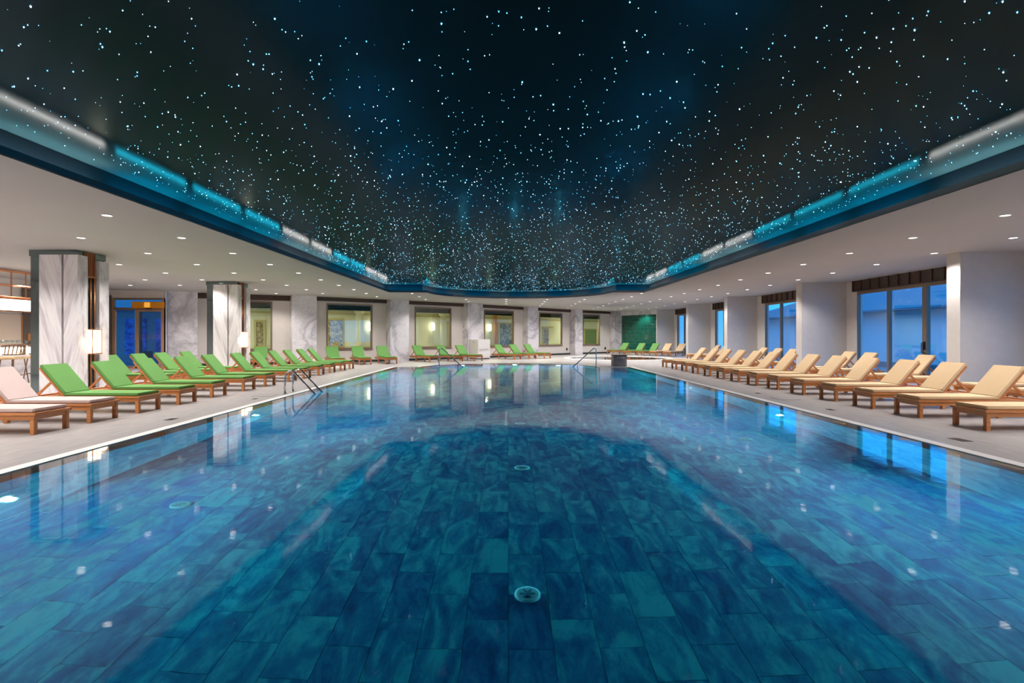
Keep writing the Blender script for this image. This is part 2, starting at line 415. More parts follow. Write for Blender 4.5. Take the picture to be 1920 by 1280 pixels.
pos = [('second nearest the camera end, on the centre line', 979, 876), ('nearest the camera end, on the centre line', 989, 1114), ('farthest on the centre line', 975, 793), ('over by the left wall', 338, 945), ('over by the right wall', 1398, 822)]
for lab, x, y in pos:
    X, Y = pool_pt(x, y); e = empty('floor_inlet', 'round pale pool-floor inlet ' + lab, 'pool inlet', (X, Y, -PD), 0, 'round inlets in the pool floor')
    b1 = bmesh.new(); lathe(b1, [(.10, 0), (.10, .012), (.085, .02), (.0, .022)], 28); obj('cover', b1, 'inlet', e)
    b1 = bmesh.new()
    for q in range(6): 
        a = q*pi/3; box(b1, .02, .06, -.006, .006, .021, .026, Matrix.Rotation(a, 4, 'Z'))
    obj('slots', b1, 'grout', e)
def lamp(name, kind, loc, energy, col, **k):
    l = bpy.data.lights.new(name, kind); l.energy = energy; l.color = col
    for a, v in k.items(): setattr(l, a, v)
    o = bpy.data.objects.new(name, l); COL.objects.link(o); o.location = loc; return o
pool_l = None
for X, Y, Z, side in LT:
    o = lamp('pool_light', 'SPOT', (X, Y, Z), P_POOL, (.09, .77, 1), spot_size=radians(172), spot_blend=.6, shadow_soft_size=.05)
    o.rotation_euler = (0, radians(-72)*(-side) if side > 0 else radians(-72), 0)
    if side > 0: o.rotation_euler = (0, radians(72), 0)
    if Y < 6: o.data.energy *= .4
for X, w_ in ((-2.2, 'toward the marble piers'), (.3, 'in the middle'), (2.4, 'toward the grey fountain block')):
    a = math.acos((X-.05)/3.73); Yw = 24+3.18*sin(a); nx_, ny_ = cos(a)/3.73, sin(a)/3.18
    e = empty('pool_lamp', 'round cyan underwater lamp in the curved far pool wall, ' + w_, 'pool lamp', (X, Yw, -.68), 0, 'underwater lamps in the pool walls')
    e.rotation_euler = Vector((-nx_, -ny_, 0)).to_track_quat('Z', 'Y').to_euler()
    b1 = bmesh.new(); lathe(b1, [(.12, 0), (.12, .012), (.08, .02), (.08, 0)], 28); obj('trim_ring', b1, 'inlet', e)
    b1 = bmesh.new(); lathe(b1, [(.075, .01), (.075, .022), (.03, .028)], 28); obj('lens', b1, 'poollamp', e)
    o = lamp('pool_light', 'SPOT', (X, Yw-.12, -.7), P_POOL*.6, (.10, .80, 1), spot_size=radians(170), spot_blend=.6, shadow_soft_size=.1)
    o.rotation_euler = (radians(-70), 0, 0)
# whirlpool
sp = empty('whirlpool', 'round shallow whirlpool with white rim in front of the green tiled wall', 'whirlpool')
band('rim', 'coping', spa, spa_b, -.25, .006, sp); basin(offset(spa, .0), .9, 'basin_shell', plain('whirlpool_mosaic', (.18, .36, .38), .5, nz=.2), sp)
prism('water', 'water', offset(spa, -.01), [], -.02, -.02, sp)
lamp('spa_light', 'POINT', (6.8, 34.2, -.5), 25, (.3, .85, 1), shadow_soft_size=.2)
# ---------------------------------------------------------------- ceiling
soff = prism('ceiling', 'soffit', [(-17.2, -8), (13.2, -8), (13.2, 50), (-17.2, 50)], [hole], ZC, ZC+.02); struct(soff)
cove = grp('ceiling_cove')
h1, h2 = offset(hole, .02), offset(hole, .25)
n = len(hole); left_idx = [n-1, n-2] + list(range(n-8, n-2)); right_idx = [i for i in range(n) if i not in left_idx]
ring('fascia', 'fasledtint', hole, hole, ZC, ZC+.105, cove, idx=left_idx); ring('fascia', 'fasgrey', hole, hole, ZC, ZC+.105, cove, idx=right_idx)
ring('lip', 'navy', hole, h1, ZC+.105, ZC+.105, cove); ring('trough_side', 'navy', h1, h1, ZC+.06, ZC+.105, cove)
ring('back_panel', 'navy', h2, h2, ZC+.06, ZC+.385, cove); ring('trough_floor', 'navy', h1, h2, ZC+.06, ZC+.06, cove)
star = prism('star_ceiling', 'star', h2, [], ZC+.385, ZC+.385); struct(star)
def along(poly, start, stop, step, gap, d):
    P = offset(poly, d); segs = []
    for i in range(len(P)):
        a, b = Vector(P[i]), Vector(P[(i+1) % len(P)]); l = (b-a).length; u = (b-a)/l; s = 0
        if a.y < 0 and b.y < 0: continue
        while s < l-.05:
            e = min(s+step-gap, l) if l > step else l; segs.append((a+u*s, a+u*e)); s += step if l > step else l+1
    return segs
def led(a, b, mat, w, zz):
    u = (b-a).normalized(); nrm = Vector((-u.y, u.x))*w; bm = bmesh.new()
    f = bm.faces.new([bm.verts.new((*p, zz)) for p in (a+nrm, b+nrm, b-nrm, a-nrm)])
    o = obj('led_strip', bm, mat, cove)
    if o.data.polygons[0].normal.z < 0: o.data.flip_normals()
for k, (a, b) in enumerate(along(hole, 0, 0, 1.9, .22, .12)):
    if max(a.y, b.y) > 2: led(a, b, 'ledwhite' if (k*5) % 9 in (0, 2, 5, 7) else 'led', .02, ZC+.063)
# fibre-optic stars
bm = bmesh.new(); z = ZC+.383; cnt = 0
def inhole(x, y):
    if 3 < y < 24.6: return -5.5 < x < 6.1
    return y >= 24.6 and ((x-.5)/4.1)**2+((y-24.7)/3.9)**2 < 1
while cnt < 6800:
    x, y = random.uniform(-5.7, 6.2), random.uniform(3.2, 28.7)
    if not inhole(x, y): continue
    r = random.choice((.0022, .0028, .0034, .0042, .0055)); a0 = random.random()
    vs = [bm.verts.new((x+r*cos(a0+q*pi/3), y+r*sin(a0+q*pi/3), z)) for q in range(6)]; tip = bm.verts.new((x, y, z-r*2))
    for q in range(6): bm.faces.new((vs[q], vs[(q+1) % 6], tip))
    cnt += 1
o = obj('fibre_stars', bm, 'starlight', star); o['kind'] = 'stuff'
# ---------------------------------------------------------------- far wall with marble piers and hall windows
Lp = [(314.4, 23.8, 370.6), (548, 26.3, 594), (732, 29.25, 767), (877.8, 32.7, 905.4), (990, 36.6, 1009), (1078.5, 40.4, 1092.5), (1152.5, 43.4, 1163.8)]
Lc = [((p[0]-VX)*p[1]/F, p[1]) for p in Lp]; PR = []
names = ['beside the glass entrance', 'behind the front row of green loungers', 'left of the window with the sconce', 'behind the white towel cabinet', 'fifth from the entrance', 'beside the whirlpool', 'next to the green tiled wall']
for i, (A, p) in enumerate(zip(Lc, Lp)):
    a, b = Lc[max(i-1, 0)], Lc[min(i+1, 6)]; u = Vector((b[0]-a[0], b[1]-a[1])).normalized()
    if i == 0: u = Vector((.85, .53)).normalized()
    t = px_line(p[2], A, (A[0]+u.x, A[1]+u.y)); nrm = Vector((-u.y, u.x)); A = Vector(A); B = A+u*t; D = .55
    bm = bmesh.new(); lo = [A, B, B+nrm*D, A+nrm*D]
    vb = [bm.verts.new((*q, 0)) for q in lo]; vt = [bm.verts.new((*q, ZC)) for q in lo]; bm.faces.new(vb[::-1]); bm.faces.new(vt)
    for k in range(4): bm.faces.new((vb[k], vb[(k+1) % 4], vt[(k+1) % 4], vt[k]))
    o = obj('pier', bm, 'marble'); struct(o); PR.append((A, B, nrm, u))
def wall_quad(name, mat, P, Q, z0, z1, th, parent=None, fr=0):
    """box standing on the line P-Q, thickness th behind the line (away from the pool), fr in front"""
    u = (Q-P).normalized(); nr = Vector((-u.y, u.x)); bm = bmesh.new()
    lo = [P-nr*fr, Q-nr*fr, Q+nr*th, P+nr*th]
    vb = [bm.verts.new((*q, z0)) for q in lo]; vt = [bm.verts.new((*q, z1)) for q in lo]; bm.faces.new(vb[::-1]); bm.faces.new(vt)
    for k in range(4): bm.faces.new((vb[k], vb[(k+1) % 4], vt[(k+1) % 4], vt[k]))
    return obj(name, bm, mat, parent)
wins = {0: (430, 510.5), 1: (612, 698), 2: (777.5, 846), 3: (907.5, 963), 4: (1011, 1054), 5: (1093, 1124.4)}
HALL = []
wallf = grp('wall_far')
for i in range(6):
    R = .5; P = PR[i][1]+PR[i][2]*R; Q = PR[i+1][0]+PR[i+1][2]*R; u = (Q-P).normalized(); nr = Vector((-u.y, u.x))
    w0, w1 = wins[i]; t0 = px_line(w0, P, Q); t1 = px_line(w1, P, Q); t0 = max(t0, .03); A, B = P+(Q-P)*t0, P+(Q-P)*t1
    z0, z1 = .70, 3.02; ex = u*.05
    wall_quad('panel', 'paint', P-ex, A, 0, ZC, .12, wallf); wall_quad('panel', 'paint', B, Q+ex, 0, ZC, .12, wallf)
    wall_quad('panel', 'paint', A, B, 0, z0, .12, wallf); wall_quad('panel', 'paint', A, B, z1, ZC, .12, wallf)
    win = grp(f'window_{i+1}'); fw = .07
    wall_quad('frame', 'bronze', A, B, z0, z0+fw, .10, win, .03); wall_quad('frame', 'bronze', A, B, z1-fw, z1, .10, win, .03)
    wall_quad('frame', 'bronze', A, A+u*fw, z0+fw, z1-fw, .10, win, .03); wall_quad('frame', 'bronze', B-u*fw, B, z0+fw, z1-fw, .10, win, .03)
    wall_quad('pane', 'greenglass', A+u*fw+nr*.04, B-u*fw+nr*.04, z0+fw, z1-fw, .008, win)
    wall_quad('sill', 'bronze', A-u*.03, B+u*.03, z0-.05, z0, .05, win, .05)
    hd = grp(f'trim_{i+1}'); k = max(2, round((Q-P).length/.75)); hh = .25 if i == 0 else .19
    for q in range(k): wall_quad('board', 'header', P+(Q-P)*((q+.004)/k), P+(Q-P)*((q+.996)/k), ZC-hh, ZC-.002, .0, hd, .10)
    bb = wall_quad('baseboard_%d' % (i+1), 'dark', P, Q, 0, .12, 0, None, .025); struct(bb)
    HALL.append((A, B, u, nr))
# hall behind the windows
hall = grp('hall_interior'); hw = [P[0]+P[2]*3.0 for P in PR]; hw2 = [P[0]+P[2]*.62 for P in PR]; hw.append(hw[-1]+PR[6][3]*6); hw2.append(hw2[-1]+PR[6][3]*6)
for a, b, c, d in zip(hw, hw[1:], hw2, hw2[1:]):
    wall_quad('hall_wall', 'hall', a, b, 0, 2.8, .1, hall)
    wall_quad('cornice', 'hallmould', a, b, 2.55, 2.66, 0, hall, .06)
    for z, mt in ((0.001, 'hallmould'), (2.8, 'hall')):
        bm = bmesh.new(); bm.faces.new([bm.verts.new((*q, z)) for q in (a, b, d, c)]); obj('hall_floor' if z < 1 else 'hall_ceiling', bm, mt, hall)
    m_ = (c+d)/2 + (a-c).normalized()*.42
    o = lamp('hall_fill', 'AREA', (m_.x, m_.y, 2.79), P_HALL*1.1, (1, .99, .88), shape='DISK', size=.4)  # added fill light without a fixture, tucked out of view above the panes
# dark void over the hall ceiling, seen in the top of the panes
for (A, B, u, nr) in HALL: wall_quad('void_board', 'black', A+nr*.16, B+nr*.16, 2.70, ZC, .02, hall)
def on_hall(i, px, dist=3.0):
    a, b = hw[i], hw[i+1]; t = px_line(px, a, b); u = (b-a).normalized(); p = a+(b-a)*t; return p, u, Vector((-u.y, u.x))
def sconce(i, px, py, lab):
    p, u, nr = on_hall(i, px); z = HC+(VY-py)*p.y/F; e = empty('wall_sconce', lab, 'wall lamp', (p.x-nr.x*.02, p.y-nr.y*.02, z), math.atan2(u.y, u.x), 'sconces on the hall wall')
    bm = bmesh.new(); lathe(bm, [(.10, -.24), (.12, -.1), (.12, .1), (.10, .24)], 16, Matrix.Translation((0, -.14, 0))); obj('shade', bm, 'sconce', e, True)
    bx('back_plate', 'bronze', -.06, .06, -.02, 0, -.09, .09, e, .005)
    bx('arm', 'bronze', -.015, .015, -.30, -.02, -.02, .02, e)
sconce(1, 691, 612, 'bright white wall sconce seen through the second hall window')
sconce(2, 809, 612, 'bright white wall sconce seen through the third hall window')
sconce(3, 915, 614, 'bright white wall sconce seen through the fourth hall window')
def hall_panel(i, p0, p1, z0, z1, mat, name, th=.05, fr=None):
    a, u, nr = on_hall(i, p0); b, _, _ = on_hall(i, p1); return wall_quad(name, mat, a, b, z0, z1, 0, fr, th)
def picture(i, p0, p1, z0, z1, art, lab, cat='picture', nm='framed_picture'):
    a, u, nr = on_hall(i, p0); e = empty(nm, lab, cat, (a.x, a.y, z0), math.atan2(u.y, u.x)); b, _, _ = on_hall(i, p1); w = (b-a).length; h = z1-z0; f = .1
    bx('canvas', art, f, w-f, -.04, -.01, f, h-f, e)
    bm = bmesh.new(); box(bm, 0, w, -.09, 0, 0, f); box(bm, 0, w, -.09, 0, h-f, h); box(bm, 0, f, -.09, 0, f, h-f); box(bm, w-f, w, -.09, 0, f, h-f); obj('frame', bm, 'hallmould', e)
picture(0, 476, 497, .75, 2.2, 'artbrown', 'grey floral print in a moulded frame seen through the first hall window')
picture(1, 606, 645, .1, 2.35, 'artbrown', 'brown patterned panel in a thick moulded frame seen through the second hall window', 'wall panel', 'wall_panel')
picture(2, 833, 850, .1, 2.3, 'hallmould', 'plain panelled door in a moulded frame seen through the third hall window', 'door', 'hall_door')
picture(3, 934, 962, .1, 2.35, 'artblue', 'dark blue tree picture seen through the fourth hall window')
picture(4, 1016, 1038, .6, 2.1, 'artbrown', 'small brown picture seen through the fifth hall window')
picture(5, 1094, 1118, .4, 2.0, plain('green_shelf_back', (.16, .24, .10), .6), 'green recessed shelf unit seen through the sixth hall window', 'shelf', 'wall_shelf')
p, u, nr = on_hall(3, 925.5); e = empty('timber_post', 'slim orange timber post between sconce and blue picture in the hall', 'post', (p.x-nr.x*.2, p.y-nr.y*.2, 0), math.atan2(u.y, u.x))
bx('shaft', 'teak', -.10, .10, -.05, .05, .08, 2.8, e); bx('foot', 'bronze', -.12, .12, -.07, .07, 0, .08, e)
for i, px, lab in ((1, 668, 'second'), (2, 823, 'third')):
    p, u, nr = on_hall(i, px); e = empty('hall_column', f'smooth cream round column inside the hall seen through the {lab} hall window', 'column', (p.x-nr.x*.5, p.y-nr.y*.5, 0))
    bm = bmesh.new(); lathe(bm, [(.23, .12), (.215, 1.4), (.205, 2.62)], 28); obj('shaft', bm, 'hall', e, True)
    bm = bmesh.new(); lathe(bm, [(.30, 0), (.30, .06), (.24, .12)], 28); obj('base', bm, 'hall', e); bm = bmesh.new(); lathe(bm, [(.21, 2.62), (.29, 2.72), (.29, 2.8)], 28); obj('capital', bm, 'hall', e)
p, u, nr = on_hall(4, 1042); p = p-nr*1.2; e = empty('ceiling_lantern', 'glowing drum chandelier hanging in the hall seen through the fifth hall window', 'ceiling lamp', (p.x, p.y, 2.8))
bm = bmesh.new(); lathe(bm, [(.30, -.62), (.32, -.5), (.32, -.38), (.30, -.34)], 24); obj('shade', bm, 'sconce', e, True); bm = bmesh.new(); tube(bm, [(0, 0, 0), (0, 0, -.36)], .012); obj('rod', bm, 'bronze', e)
bm = bmesh.new(); lathe(bm, [(.07, -.02), (.07, 0)], 16); obj('canopy', bm, 'bronze', e)
# green tiled wall between last marble pier and the right-hand walls
G0, G1 = Vector((PR[6][1].x, PR[6][1].y)), Vector((11.1, 41.0)); gu = (G1-G0).normalized(); gn = Vector((-gu.y, gu.x)); gl = (G1-G0).length
if gn.y < 0: gn = -gn
wg = grp('wall_green'); ang = math.atan2(gu.y, gu.x)
holder = bpy.data.objects.new('wall_core', None)
wall_quad('core', 'paint', G0, G1, 0, ZC, .2, wg); wall_quad('marble_band', 'marble', G0, G1, 3.0, ZC, 0, wg, .05); wall_quad('marble_edge', 'marble', G0, G0+gu*.12, 0, 3.0, 0, wg, .05)
bm = bmesh.new(); tw = .072; th_ = .245; nx = int((gl-.14)/tw); nz = 12
for a in range(nx):
    for b in range(nz):
        zc0 = .06+b*th_; p = G0+gu*(.13+a*tw); ot = .012+.006*random.random()
        c0, c1 = p+gu*.004, p+gu*(tw-.004); mid = (c0+c1)/2-gn*(ot+.018)
        v = [bm.verts.new((*c0, zc0)), bm.verts.new((*(c0-gn*ot), zc0+.004)), bm.verts.new((*mid, zc0+.03)), bm.verts.new((*(c1-gn*ot), zc0+.004)), bm.verts.new((*c1, zc0))]
        w_ = [bm.verts.new((*c0, zc0+th_-.006)), bm.verts.new((*(c0-gn*ot), zc0+th_-.01)), bm.verts.new((*mid, zc0+th_-.03)), bm.verts.new((*(c1-gn*ot), zc0+th_-.01)), bm.verts.new((*c1, zc0+th_-.006))]
        for k in range(4): bm.faces.new((v[k], v[k+1], w_[k+1], w_[k]))
        bm.faces.new(w_); bm.faces.new(v[::-1])
o = obj('glazed_tiles', bm, 'greentile', wg); o['kind'] = 'stuff'
# ---------------------------------------------------------------- right side: piers, window bays
PI = [(10.53, 12.8, .4), (10.74, 20.1, .4), (10.88, 27.3, .4), (11.0, 33.6, .4), (11.1, 41.0, .5)]
XW = 12.38; wr = grp('wall_right')
for (x, y, t) in PI: o = bx('pier', 'pier', x, XW+.25, y, y+t, 0, ZC, None, .004); struct(o)
bays = [(5.9, 12.2, 12.8), (13.2, 19.5, 20.1), (20.5, 26.5, 27.3), (27.7, 32.9, 33.6), (34.0, 40.3, 41.0)]
bx('panel', 'paint', XW, XW+.2, -8, 5.9, 0, ZC, wr)
bx('panel', 'paint', XW, XW+.2, 41.5, 50, 0, ZC, wr)
for i, (a, b, c) in enumerate(bays):
    bx('panel', 'paint', XW, XW+.2, b, c, 0, ZC, wr)
    bx('panel', 'paint', XW+.05, XW+.2, a, b, 2.94, ZC, wr)
    g = grp(f'window_{i+7}'); n = 4; st = (b-a)/n; f = .09; zt = 2.94
    bx('top_rail', 'bronze', XW, XW+.12, a, b, zt-.10, zt, g); bx('threshold', 'bronze', XW, XW+.12, a, b, 0, .05, g)
    for q in range(n+1):
        y = a+q*st; w = .05 if q in (0, n) else (.17 if q == 2 else f)
        bx('mullion', 'bronze', XW, XW+.12, max(a, y-w/2), min(b, y+w/2) if q else a+w, .05, zt-.10, g)
    for q in range(n): bx('pane', 'glass', XW+.05, XW+.058, a+q*st+.03, a+(q+1)*st-.03, .05, zt-.10, g)
    if i == 1:
        for dy, s in ((16.25, 0), (16.45, 1)):
            bm = bmesh.new(); y = a+2*st-.03+.06*s; tube(bm, [(XW-.005, y, 1.16), (XW-.06, y, 1.16), (XW-.06, y, .98), (XW-.06, y, .86), (XW-.005, y, .86)], .012); obj('door_handle', bm, 'black', g)
            bx('lock_plate', 'black', XW-.012, XW, y-.02, y+.02, .95, 1.2, g)
    h = grp(f'trim_{i+8}'); k = round((b-a+.15)/.46); s0, s1 = a-.0, b+.12
    bx('back_board', 'header', XW-.07, XW+.02, s0, s1, ZC-.385, ZC-.002, h)
    for q in range(k+1):
        y = s0+(s1-s0)*q/k; bx('rib', 'header', XW-.11, XW-.07, min(max(y-.025, s0), s1-.05), min(max(y+.025, s0+.05), s1), ZC-.385, ZC-.002, h)
    bx('bottom_rail', 'header', XW-.11, XW-.07, s0, s1, ZC-.385, ZC-.355, h); 
    bbx = bx(f'baseboard_{i+8}', 'pier', XW-.02, XW, b, c, 0, .1); struct(bbx)
# ---------------------------------------------------------------- left side
wl = bx('wall_left', 'paint', -17.4, -17.2+.2, -8, 23.7, 0, ZC); struct(wl)
wb = bx('wall_back', 'paint', -17.2, 12.6, -8.2, -8, 0, ZC); struct(wb)
YD = 23.45; wd = grp('wall_entrance'); xl = (210.8-VX)*YD/F; xr = (307.6-VX)*YD/F
bx('panel', 'paint', -17.0, xl, YD, YD+.2, 0, ZC, wd); bx('panel', 'paint', xr, PR[0][0].x+.05, YD, YD+.2, 0, ZC, wd); bx('panel', 'paint', xl, xr, YD, YD+.2, 2.98, ZC, wd)
door = grp('door_1'); zt = 2.48; xm = (256.7-VX)*YD/F; fw = .07
for nm, a, b, z0, z1 in (('jamb', xl, xl+fw, 0, 2.98), ('jamb', xr-fw, xr, 0, 2.98), ('head', xl+fw, xr-fw, 2.91, 2.98), ('transom', xl+fw, xr-fw, zt, zt+.10)):
    bx(nm, 'coppaint' if nm == 'jamb' else 'bronze', a, b, YD-.03, YD+.1, z0, z1, door)
bx('stile', 'coppaint', xm-.05, xm+.05, YD-.02, YD+.08, 0, zt, door); bx('stile', 'coppaint', xr-fw-.05, xr-fw, YD-.02, YD+.08, 0, zt, door)
bx('stile', 'coppaint', xl+fw, xl+fw+.05, YD-.02, YD+.08, 0, zt, door)
bx('rail', 'coppaint', xm+.05, xr-fw-.05, YD-.02, YD+.08, zt-.07, zt, door); bx('rail', 'coppaint', xl+fw+.05, xr-fw-.05, YD-.02, YD+.08, 0, .09, door)
for a, b, z0, z1 in ((xl+fw+.05, xm-.05, .09, zt), (xm+.05, xr-fw-.05, .09, zt-.07), (xl+fw, xr-fw, zt+.1, 2.91)): bx('pane', 'glass', a, b, YD+.02, YD+.03, z0, z1, door)
e = empty('door_operator', 'amber horizontal automatic door operator box above the glass entrance', 'door operator', ((251.8-VX)*YD/F, YD-.04, HC+(VY-577.7)*YD/F))
w = (310.3-251.8)*YD/F; bx('housing', 'amber', 0, w, -.14, 0, 0, .27, e, .015); bx('cover_plate', emit('amber_glow', (1, .45, .05), .5), .5*w-.12, .5*w+.12, -.15, -.14, .03, .24, e); bx('sensor', 'black', .5*w-.1, .5*w+.12, -.10, -.02, -.04, 0, e, .01)
# outside the entrance
bx('ground_entrance', 'extground', -30, -16, YD+.3, 38, -.3, -.26).hide_render = False
bpy.data.objects['ground_entrance']['kind'] = 'structure'
ew = empty('courtyard_building', 'dark courtyard facade with blue lit glass seen through the glass entrance', 'building', (-22, 34, -.26))
bx('wall', 'greybox', -4, 9, 0, .3, 0, 5, ew); bx('soffit_beam', 'extroof', -4, 9, -5, 0, 3.1, 3.4, ew)
for q in range(6): bx('window', m_art('dusk_glazing_%d' % q, (.01, .07, .30), (.03, .28, .75), 1.2+q*.2), -3.6+q*1.9, -2.3+q*1.9, -.04, 0, .5, 2.7, ew)
for q in range(4): bx('post', 'bronze', -3+q*2.6, -2.75+q*2.6, -4.9, -4.65, 0, 3.1, ew)
def chair(x, y, rz, lab):
    c = empty('courtyard_chair', lab, 'chair', (x, y, -.26), rz, 'chairs in the courtyard'); bx('seat', 'black', -.23, .23, -.23, .23, .42, .46, c); bx('backrest', 'black', -.23, .23, .20, .24, .5, .9, c)
    for a in (-.21, .21):
        for b in (-.21, .21): bx('leg', 'black', a-.015, a+.015, b-.015, b+.015, 0, .42 if b < 0 else .9, c)
chair(-17.3, 26.2, .3, 'black courtyard chair seen through the sliding door leaf'); chair(-16.3, 26.6, -.5, 'black courtyard chair beside the door edge, outside')
# ---------------------------------------------------------------- columns with mirror core and book-matched marble
def column(dx, dy, lab, glab):
    c = empty('column', lab, 'column', (-10.04+dx, 12.5+dy, 0), 0, 'square columns clad in marble and mirror')
    bx('mirror_core', 'mirror', -.83, .19, 0, .90, 0, ZC, c)
    P = ((-.55, -.05), (0.0, .32))
    bx('marble_panel', 'streak', -.55, -.045, -.10, -.002, 0, 3.20, c); bx('marble_panel', 'streak', .0, .32, -.10, -.002, 0, 3.20, c)
    bx('marble_panel', 'streak', .20, .32, 0.0, .20, 0, 3.20, c); bx('marble_panel', 'streak', .20, .32, .56, .87, 0, 3.14, c)
    bx('joint_strip', 'dark', -.045, .0, -.03, -.001, 0, 3.20, c)
    bx('ceiling_collar', 'mirror', -.85, .21, -.02, .92, ZC-.14, ZC-.001, c)
    bm = bmesh.new()
    for y in (.26, .38, .50): tube(bm, [(.25, y, 0), (.25, y, ZC-.02)], .014, 8)
    obj('copper_tubes', bm, 'copper', c, True); bx('copper_box', 'copper', .195, .225, .22, .54, 2.75, ZC-.01, c); bx('copper_band', 'copper', .22, .28, .22, .54, 2.72, 2.76, c)
    l = empty('lantern', glab, 'lantern', (-10.04+dx+.27, 12.5+dy+.38, .95), 0, 'lanterns fixed to the marble columns')
    bx('shade', 'lamp', -.10, .12, -.13, .13, .02, .55, l)
    bm = bmesh.new()
    for x in (-.11, .13):
        for y in (-.14, .14): box(bm, x-.008, x+.008, y-.008, y+.008, 0, .57)
    box(bm, .122, .13, -.006, .006, 0, .57)
    box(bm, -.12, .14, -.15, .15, -.012, .012); box(bm, -.12, .14, -.15, .15, .556, .572); obj('copper_frame', bm, 'copper', l)
    lamp('lantern_light', 'POINT', (-10.04+dx+.50, 12.5+dy+.38, 1.2), 4, (1, .72, .42), shadow_soft_size=.12)
column(0, 0, 'broad square column of streaked grey marble and smoked mirror nearest the bar', 'warm rectangular lantern on the column nearest the bar')
column(.06, 7.2, 'square column of pale marble and mirror behind the green loungers, farther one', 'warm rectangular lantern on the farther marble column')
# ---------------------------------------------------------------- bar at the left edge
XB = -14.85; e = empty('bar_counter', 'marble bar counter with glowing shelf along the far side of the lounge', 'bar counter', (XB, 16.4, 0))
bx('counter_top', 'marble', -.62, .05, -2.4, 2.2, 1.02, 1.07, e, .008); bx('counter_front', 'marble', -.45, -.08, -2.35, 2.15, 0, .80, e); bx('light_shelf', 'glow', -.35, -.16, -2.35, 2.15, .80, 1.02, e)
e = empty('light_box', 'long white glowing light box hanging over the bar', 'light box', (-14.7, 16.3, 2.09)); bx('panel', 'sign', -.25, 0, -2.2, 1.55, .03, .36, e)
bm = bmesh.new(); box(bm, -.27, .02, -2.22, 1.57, 0, .03); box(bm, -.27, .02, -2.22, 1.57, .36, .39); obj('copper_trim', bm, 'copper', e)
e = empty('copper_rack', 'open copper tube grid hanging from the ceiling above the light box', 'hanging rack', (-14.62, 16.3, 2.48))
for x in (0,):
    for y in (-1.61, -1.12, -.63, -.14, .35, .84, 1.33): bm = bmesh.new(); tube(bm, [(x, y, .02), (x, y, .82)], .018, 6); obj('upright', bm, 'copper', e)
bm = bmesh.new()
for x in (0, -.25):
    for z in (.035, .38, .80): tube(bm, [(x, -2.1, z), (x, 1.5, z)], .02, 6)
obj('rails', bm, 'copper', e)
back = empty('bar_back_panel', 'plain beige wall panel behind the bar', 'wall panel', (-16.95, 17, 0)); bx('panel', plain('beige_bar_panel', (.62, .52, .44), .7), 0, .06, -4, 2.1, .2, 2.1, back); bx('trim', 'copper', .06, .08, 2.05, 2.1, .2, 2.1, back)
back = empty('dark_wall_panel', 'dark brown wall panel right of the beige bar panel', 'wall panel', (-16.95, 21.2, 0)); bx('panel', plain('dark_bar_panel', (.12, .095, .08), .5), 0, .05, -2.05, 2.2, 0, 3.1, back); bx('rail', 'teak', .05, .09, -1.9, 1.2, 1.2, 1.45, back, rot=Matrix.Rotation(.0, 4, 'X'))
def stool():
    s = empty('bar_stool', '', 'bar stool', (0, 0, 0), 0, 'bar stools along the counter')
    bx('seat', 'seat', -.22, .20, -.25, .25, .70, .77, s, .02)
    for x in (-.2, .18):
        for y in (-.23, .23):
            bm = bmesh.new(); tube(bm, [(x*.85, y*.85, .70), (x*1.2, y*1.2, 0)], .015, 8); obj('leg', bm, 'stoolwood', s)
    bm = bmesh.new(); P = [(-.21, -.215, .24), (.19, -.215, .24), (.19, .215, .24), (-.21, .215, .24), (-.21, -.215, .24)]
    for a, b in zip(P, P[1:]): tube(bm, [a, b], .012, 6)
    obj('footrest', bm, 'stoolwood', s)
    arc = [(.03+.24*cos(a)-.02, .29*sin(a), 1.09+.03*cos(a)) for a in [radians(q) for q in range(-110, 111, 20)]]
    bm = bmesh.new(); tube(bm, arc, .026, 8); tube(bm, [(p[0]*.98, p[1]*.96, .84) for p in arc], .016, 8); obj('back_rail', bm, 'stoolwood', s)
    for k in range(1, len(arc)-1):
        bm = bmesh.new(); p = arc[k]; q = arc[k+1]; tube(bm, [(p[0]*.98, p[1]*.96, .84), ((p[0]+q[0])/2, (p[1]+q[1])/2, 1.09)], .015, 6); obj('spindle', bm, 'stoolwood', s)
    return s
s0 = stool(); kids[s0.name] = list(s0.children)
for k, (y, lab) in enumerate(((15.75, 'rattan bar stool with cream seat pad fully visible before the counter'), (14.85, 'rattan bar stool cut by the left picture edge'), (16.62, 'rattan bar stool half hidden behind the nearer marble column'))):
    s = s0 if k == 0 else copy_tree(s0); s.location = (-14.2, y, 0); s['label'] = lab
bm = bmesh.new(); lathe(bm, [(.025, 0), (.022, .004), (.005, .01), (.005, .07), (.03, .09), (.036, .13), (.031, .17), (.029, .17), (.033, .13), (.027, .095), (.0, .085)], 12)
g0 = obj('drinking_glass', bm, m_glass('thin_glass', (.90, .96, .96), 2.0), smooth=True)
for k in range(11):
    g = g0 if k == 0 else g0.copy()
    if k: COL.objects.link(g)
    g.location = (-15.02-.18*(k % 2), 16.25+k*.088, 1.0705); tag(g, 'clear stemmed glass in the cluster on the bar counter', 'glass', 'glasses on the bar counter')
